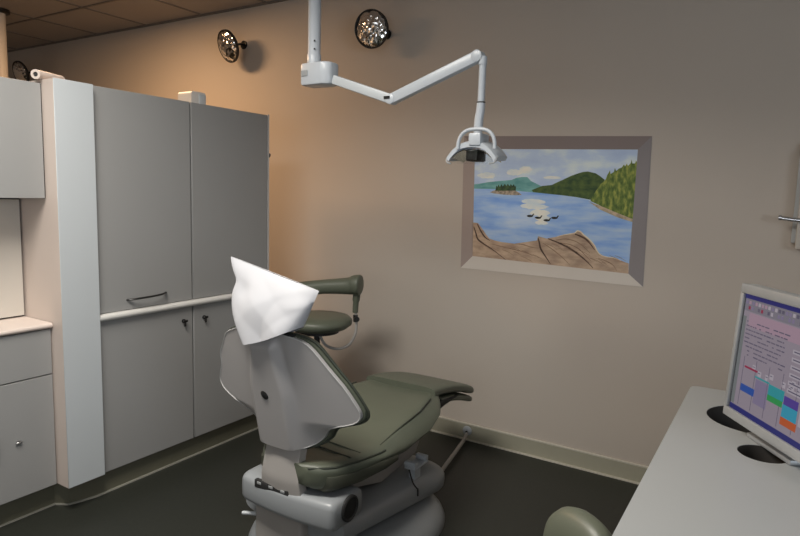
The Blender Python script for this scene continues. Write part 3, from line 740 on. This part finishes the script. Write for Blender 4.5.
# assistant stool behind the chair
sx_, sy_ = -2.295, 2.79; zs_ = 0.768
t = thing('assistant_stool', (sx_, sy_, 0), 'green assistant stool with wrap-around arm rail, behind the dental chair', 'stool')
obj('seat', B().lathe([(0.10, -0.075), (0.175, -0.068), (0.205, -0.045), (0.208, -0.022), (0.190, -0.004), (0.14, 0.006), (0.0, 0.009)], (sx_, sy_, zs_), (0, 0, 1), 44), M_green, t, smooth=60, label='round green vinyl seat')
obj('seat_plate', B().lathe([(0.10, -0.10), (0.13, -0.095), (0.13, -0.075)], (sx_, sy_, zs_), (0, 0, 1), 28), M_black, t)
five_star(t, sx_, sy_, 0.27, zs_-0.09)
# arm rail: padded, ends at the right in a fat rounded tip
rail = smoothpath([(-2.47, 2.71, 0.905), (-2.38, 2.745, 0.925), (-2.25, 2.80, 0.945), (-2.12, 2.855, 0.957), (-2.08, 2.87, 0.965), (-2.045, 2.88, 0.966)], 8)
nr = len(rail); rr = [0.042+0.018*sm((k/(nr-1)-0.35)/0.55) for k in range(nr)]
rr = [r*math.sqrt(max(0.05, 1-max(0, (k/(nr-1)-0.93)/0.07)**2)) for k, r in enumerate(rr)]
obj('arm_rail', B().tube(rail, rr, 18), M_green, t, smooth=60, label='padded green arm rail')
ps = smoothpath([(-2.075, 2.882, 0.94), (-2.085, 2.885, 0.86), (-2.09, 2.888, 0.80)], 5)
obj('rail_post', B().tube(ps, [0.022]*5+[0.017]*6, 12), M_green, t)
ps = smoothpath([(-2.09, 2.888, 0.84), (-2.083, 2.888, 0.75), (-2.08, 2.88, 0.68), (-2.11, 2.86, 0.61), (-2.17, 2.83, 0.58), (-2.24, 2.80, 0.60), (-2.285, 2.785, 0.68)], 7)
obj('support_tube', B().tube(ps, 0.0085, 12), M_link, t, label='thin curved steel support tube')
kb = B(); kb.tube([(-2.088, 2.888, 0.765), (-2.06, 2.865, 0.765)], [0.012, 0.016], 10); kb.tube([(-2.086, 2.888, 0.745), (-2.088, 2.888, 0.785)], 0.014, 12)
obj('clamp_knob', kb, M_black, t)
# operator stool at the desk
ox, oy = -0.55, 1.02
t = thing('operator_stool', (ox, oy, 0), 'grey-green operator stool with rounded backrest, next to the white desk', 'stool')
obj('seat', B().lathe([(0.10, -0.075), (0.175, -0.068), (0.200, -0.045), (0.203, -0.022), (0.185, -0.004), (0.14, 0.006), (0.0, 0.009)], (ox, oy, 0.52), (0, 0, 1), 40), M_green, t, smooth=60)
five_star(t, ox, oy, 0.27, 0.45, 0.9)
bc = Vector((-0.304, 1.285, 0.708))
bu = Vector((0.80, -0.60, 0)); bn = Vector((0.60, 0.80, 0))    # along the width, and outwards
def bkp(u, v, side):
    a = 2*PI*u; rr_ = v
    c_, s_ = math.cos(a), math.sin(a)
    x = 0.122*rr_*math.copysign(abs(c_)**0.85, c_); z = 0.118*rr_*math.copysign(abs(s_)**0.9, s_)
    th = 0.045*math.sqrt(max(0, 1-rr_**3))
    return bc+bu*x+Vector((0, 0, 1))*z+bn*(side*th-0.9*x*x)
b = B()
b.rings([[bkp(k/36, v, 1) for k in range(36)] for v in (0.02, 0.3, 0.55, 0.75, 0.88, 0.96, 1.0)]+[[bkp(k/36, v, -1) for k in range(36)] for v in (0.96, 0.88, 0.75, 0.55, 0.3, 0.02)])
obj('backrest', b, M_green, t, smooth=70)
pt = smoothpath([bc+bn*0.03+Vector((0, 0, -0.02)), bc+bn*0.06+Vector((0, 0, -0.12)), bc+bn*0.02+Vector((0, 0, -0.25)), Vector((ox+0.06, oy+0.08, 0.425)), Vector((ox, oy, 0.425))], 6)
obj('back_bar', B().tube(pt, 0.012, 10), M_steel, t)

# ------------------------------------------------------------------ desk
ZD = 0.88
t = thing('desk', (0.55, 1.2, 0), 'white desk with two round cable openings in its top, at the right', 'desk')
h1 = (-0.024, 2.000, 0.126); h2 = (0.003, 1.738, 0.057)
o = bmesh.new()
ol = [(-0.222, -0.6), (-0.222, 2.235), (-0.216, 2.252), (-0.20, 2.26), (1.4, 2.30), (1.4, -0.6)]
def ring_pts(h, n=40): return [(h[0]+h[2]*math.cos(2*PI*k/n), h[1]+h[2]*math.sin(2*PI*k/n)) for k in range(n)]
b = B()
topz, botz = ZD, ZD-0.032
def loop(bm, pts, z):
    vs = [bm.verts.new((x, y, z)) for x, y in pts]
    es = [bm.edges.new((vs[i], vs[(i+1) % len(vs)])) for i in range(len(vs))]
    return vs, es
sides = []
for pts in (ol, ring_pts(h1), ring_pts(h2)):
    a_, _ = loop(o, pts, topz); b_, _ = loop(o, pts, botz)
    sides.append((a_, b_))
for lev in (0, 1):
    es = []
    for s_ in sides:
        vs = s_[lev]
        for i in range(len(vs)):
            es.append(o.edges.get((vs[i], vs[(i+1) % len(vs)])))
    bmesh.ops.triangle_fill(o, edges=es, use_beauty=True, use_dissolve=False)
for a_, b_ in sides:
    for i in range(len(a_)):
        j = (i+1) % len(a_); o.faces.new((a_[i], a_[j], b_[j], b_[i]))
bmesh.ops.recalc_face_normals(o, faces=o.faces)
b.merge(o)
tp = obj('desk_top', b, M_desk, t, smooth=30)
for h in (h1, h2):
    obj('opening_liner', B().rings([[(x, y, z) for x, y in ring_pts((h[0], h[1], h[2]-0.001))] for z in (ZD-0.001, ZD-0.2)], cap=False).rings([[(x, y, z) for x, y in ring_pts((h[0], h[1], h[2]-0.004))] for z in (ZD-0.2, ZD-0.203)]), M_hole, tp, label='dark round opening')
b = B(); b.box(-0.15, 1.35, -0.55, 0.0, 0, botz-0.001); b.box(0.18, 1.35, 0.0, 1.60, 0, botz-0.001)
obj('pedestal', b, M_cab, t)
obj('end_panel', B().box(0.18, 1.35, 2.14, 2.165, 0, botz-0.001), M_cab, t)

# ------------------------------------------------------------------ monitor
K = 1.93/1.80
A = Vector((-0.0815, 1.9150, 1.2830))
u = Vector((0.546, -0.838, 0)).normalized(); nn = Vector((-0.838, -0.546, 0)).normalized()
tl = 0.055
v = Vector((0, 0, 1))*math.cos(tl)-nn*math.sin(tl); v = v.normalized(); n = (nn*math.cos(tl)+Vector((0, 0, 1))*math.sin(tl)).normalized()
mt = Matrix((u, n, v)).transposed().to_4x4(); mt.translation = A
MW, MH = 0.405, 0.370
t = thing('computer_monitor', (0.06, 1.70, ZD), 'silver flat monitor showing a colourful appointment schedule, standing on the white desk', 'monitor')
def uvq(b, u0, v0, u1, v1, lift, mi): b.box(u0, u1, -0.0015+lift, lift, min(v0, v1), max(v0, v1), mtx=mt, mi=mi)
b = B(); b.box(0, MW, -0.040, -0.004, -MH, 0, 0.006, 3, mtx=mt)
obj('casing', b, M_silver, t)
s0, s1, q0, q1 = 0.014, MW-0.014, -0.026, -MH+0.026
b = B()
b.box(0, MW, -0.004, 0.006, q0, 0, 0.003, 2, mtx=mt); b.box(0, MW, -0.004, 0.006, -MH, q1, 0.003, 2, mtx=mt)
b.box(0, s0, -0.004, 0.006, q1, q0, 0.003, 2, mtx=mt); b.box(s1, MW, -0.004, 0.006, q1, q0, 0.003, 2, mtx=mt)
obj('bezel', b, M_silver, t, label='silver bezel')
def scr(name, c, k=1.0):
    m = mat(name, tuple(x*0.05 for x in rgb(*c)), 0.3, var=0.0, emit=rgb(*c), estr=0.66*k); return m
cols = dict(bg=(150, 140, 152), navy=(38, 42, 112), tool=(128, 124, 136), pink=(168, 142, 158), text=(96, 92, 112), red=(150, 46, 78), blue=(44, 82, 160), teal=(52, 150, 158), green=(50, 148, 84), purple=(84, 66, 146), cyan=(58, 152, 180), orange=(186, 90, 52), line=(104, 98, 116), pale=(176, 168, 178), dark=(24, 24, 26), lilac=(132, 122, 150), grey=(118, 122, 124))
names = list(cols); sm_ = [scr('screen_'+k_, cols[k_]) for k_ in names]; ix = {k_: i for i, k_ in enumerate(names)}
b = B()
def R_(c, u0, v0, u1, v1, l=0.0006): uvq(b, u0, v0, u1, v1, l-0.003, ix[c])
R_('dark', s0, q0, s1, q1, 0.0)
R_('bg', s0+0.003, q0, s1-0.003, q1+0.003)
R_('grey', s0+0.003, q0-0.06, s0+0.018, q1+0.016, 0.0009)
R_('navy', s0, q0, s1, q0-0.012, 0.0012)
R_('tool', s0+0.003, q0-0.012, s1, q0-0.045, 0.0009)
rs = random.Random(11)
for k in range(26):
    uu = s0+0.008+k*0.0138
    R_(rs.choice(('text', 'pale', 'line', 'lilac', 'pink')), uu, q0-0.017, uu+0.009, q0-0.026, 0.0015)
    if k % 3: R_(rs.choice(('text', 'line', 'pale', 'red', 'lilac')), uu, q0-0.031, uu+0.008, q0-0.040, 0.0015)
R_('pink', s0+0.03, q0-0.048, s1, q0-0.085, 0.0009)
for r_ in range(9):
    vv = q0-0.070-r_*0.011
    uu = s0+0.024
    while uu < 0.20:
        L_ = 0.004+rs.random()*0.016
        if rs.random() < 0.75: R_(rs.choice(('text', 'line', 'line')), uu, vv, uu+L_, vv-0.003, 0.0015)
        uu += L_+0.004
for k in range(7):
    R_('line', 0.05+k*0.055, q0-0.165, 0.0513+k*0.055, q1+0.02, 0.0012)
for k in range(6):
    vv = q0-0.10-k*0.019
    R_('pale', 0.235, vv, s1-0.006, vv-0.010, 0.0012); R_('text', 0.240, vv-0.003, 0.30, vv-0.006, 0.0015)
for k in range(14):
    uu = 0.052+rs.random()*0.30; vv = q0-0.168-rs.random()*0.022
    R_('pale', uu, vv, uu+0.014, vv-0.014, 0.0010)
    R_('text', uu+0.002, vv-0.004, uu+0.010, vv-0.006, 0.0015)
R_('red', 0.058, -0.2145, 0.114, -0.2195, 0.0018)
R_('teal', 0.108, -0.229, 0.168, -0.233, 0.0018)
R_('blue', 0.053, -0.265, 0.112, -0.284, 0.0018)
R_('teal', 0.168, -0.232, 0.228, -0.258, 0.0018); R_('green', 0.168, -0.258, 0.226, -0.273, 0.0018)
R_('purple', 0.231, -0.241, 0.282, -0.262, 0.0018); R_('cyan', 0.229, -0.262, 0.282, -0.293, 0.0018); R_('orange', 0.228, -0.293, 0.285, -0.312, 0.0018)
R_('red', 0.29, -0.235, 0.345, -0.246, 0.0018); R_('lilac', 0.112, -0.236, 0.166, -0.30, 0.0008)
R_('pale', 0.29, -0.25, 0.345, -0.295, 0.0012)
R_('navy', s0+0.003, q1+0.014, s1, q1, 0.0018)
obj('screen', b, sm_, t, label='lit screen with coloured schedule blocks')
# stand: neck and low foot
bs = Vector((0.010, 1.766, 0))
mf = Matrix((u, nn, Vector((0, 0, 1)))).transposed().to_4x4(); mf.translation = Vector((bs.x, bs.y, ZD))
b = B(); b.box(-0.09, 0.09, -0.17, 0.0, 0.001, 0.014, 0.004, 2, mtx=mf)
obj('foot', b, M_silver, t)
b = B(); b.box(-0.035, 0.035, -0.105, -0.065, 0.010, 0.20, 0.006, 2, mtx=mf)
obj('neck', b, M_silver, t)

# ------------------------------------------------------------------ white wall holder at the right edge
t = thing('wall_viewer', (0.25, YW, 1.3), 'white wall-mounted viewer box with chrome lever, cut by right picture edge', 'viewer box')
obj('box', B().box(0.045, 0.50, 3.27, YW-0.001, 1.30, 1.735, 0.006, 2), M_panel, t)
obj('back_plate', B().box(0.028, 0.55, 3.325, YW-0.0005, 1.325, 1.77, 0.004, 2), M_column, t)
b = B(); b.tube([(-0.022, 3.262, 1.437), (0.02, 3.262, 1.432), (0.075, 3.262, 1.428)], 0.010, 12); b.lathe([(0.013, 0), (0.013, 0.012)], (-0.028, 3.262, 1.438), (1, 0, 0), 14)
obj('lever', b, M_chrome, t, label='chrome lever')

# ------------------------------------------------------------------ ceiling lights
def troffer(cx, cy, sx, sy, m, lab):
    t = thing('ceiling_light', (cx, cy, ZC), lab, 'ceiling light', 'recessed ceiling lights')
    f = B()
    f.box(cx-sx/2-0.03, cx-sx/2, cy-sy/2-0.03, cy+sy/2+0.03, ZC-0.012, ZC-0.0005); f.box(cx+sx/2, cx+sx/2+0.03, cy-sy/2-0.03, cy+sy/2+0.03, ZC-0.012, ZC-0.0005)
    f.box(cx-sx/2, cx+sx/2, cy-sy/2-0.03, cy-sy/2, ZC-0.012, ZC-0.0005); f.box(cx-sx/2, cx+sx/2, cy+sy/2, cy+sy/2+0.03, ZC-0.012, ZC-0.0005)
    obj('frame', f, M_white, t)
    obj('diffuser', B().box(cx-sx/2, cx+sx/2, cy-sy/2, cy+sy/2, ZC-0.006, ZC-0.0005), m, t)
    return t
def area(name, loc, rot, sx, sy, power, col, spread=PI):
    l = bpy.data.lights.new(name, 'AREA'); l.shape = 'RECTANGLE'; l.size = sx; l.size_y = sy
    l.energy = power; l.color = col; l.spread = spread
    o = bpy.data.objects.new(name, l); o.location = loc; o.rotation_euler = rot; C.objects.link(o)
    return o
LIGHTS = [
    ('treatment', -1.62, 0.80, 1.2, 0.6, M_lightpanel, 58, (1.0, 0.94, 0.86), 'ceiling light panel over the treatment chair'),
    ('desk', 0.9, -0.8, 1.2, 0.6, M_lightpanel, 4, (0.92, 0.97, 1.0), 'ceiling light panel over the desk'),
    ('bay', -3.9, 2.1, 0.6, 0.6, M_warmpanel, 40, (1.0, 0.60, 0.31), 'warm ceiling light panel in the bay behind the cabinets'),
]
for nm, cx, cy, sx, sy, m, pw, col, lab in LIGHTS:
    troffer(cx, cy, sx, sy, m, lab)
    area(nm+'_light', (cx, cy, ZC-0.02), (0, 0, 0), sx, sy, pw, col, math.radians(180 if nm == 'bay' else 148))
area('window_light', (0.2, -2.83, 1.58), (PI/2, 0, 0), 2.3, 1.15, 22, (0.94, 0.97, 1.0))
area('side_window_light', (2.27, -0.3, 1.72), (0, PI/2, 0), 1.0, 1.9, 32, (0.80, 0.90, 1.0))

# ------------------------------------------------------------------ world, camera, view
w = bpy.data.worlds.new('world'); sc.world = w; w.use_nodes = True
w.node_tree.nodes['Background'].inputs['Color'].default_value = (0.7, 0.8, 1.0, 1)
w.node_tree.nodes['Background'].inputs['Strength'].default_value = 0.35

f = 617.0
dl = Vector((-600-400, 165-268, f)); dy = Vector((787-400, 204-268, f))
ex = -dl.normalized(); ey = dy-ex*dy.dot(ex); ey.normalize(); ez = ex.cross(ey)
if ez.y > 0: ez = -ez
# camera axes (right, up, back) written in world coordinates
right = Vector((ex.x, ey.x, ez.x)); up = -Vector((ex.y, ey.y, ez.y)); back = -Vector((ex.z, ey.z, ez.z))
mw = Matrix((right, up, back)).transposed().to_4x4(); mw.translation = Vector((0, 0, 1.5))
cam = bpy.data.cameras.new('camera'); cam.sensor_width = 36.0; cam.lens = f*36.0/800.0
cam.clip_start = 0.05
co = bpy.data.objects.new('camera', cam); C.objects.link(co); co.matrix_world = mw
sc.camera = co
sc.view_settings.view_transform = 'Standard'; sc.view_settings.look = 'None'
sc.view_settings.exposure = -0.12; sc.view_settings.gamma = 1.0
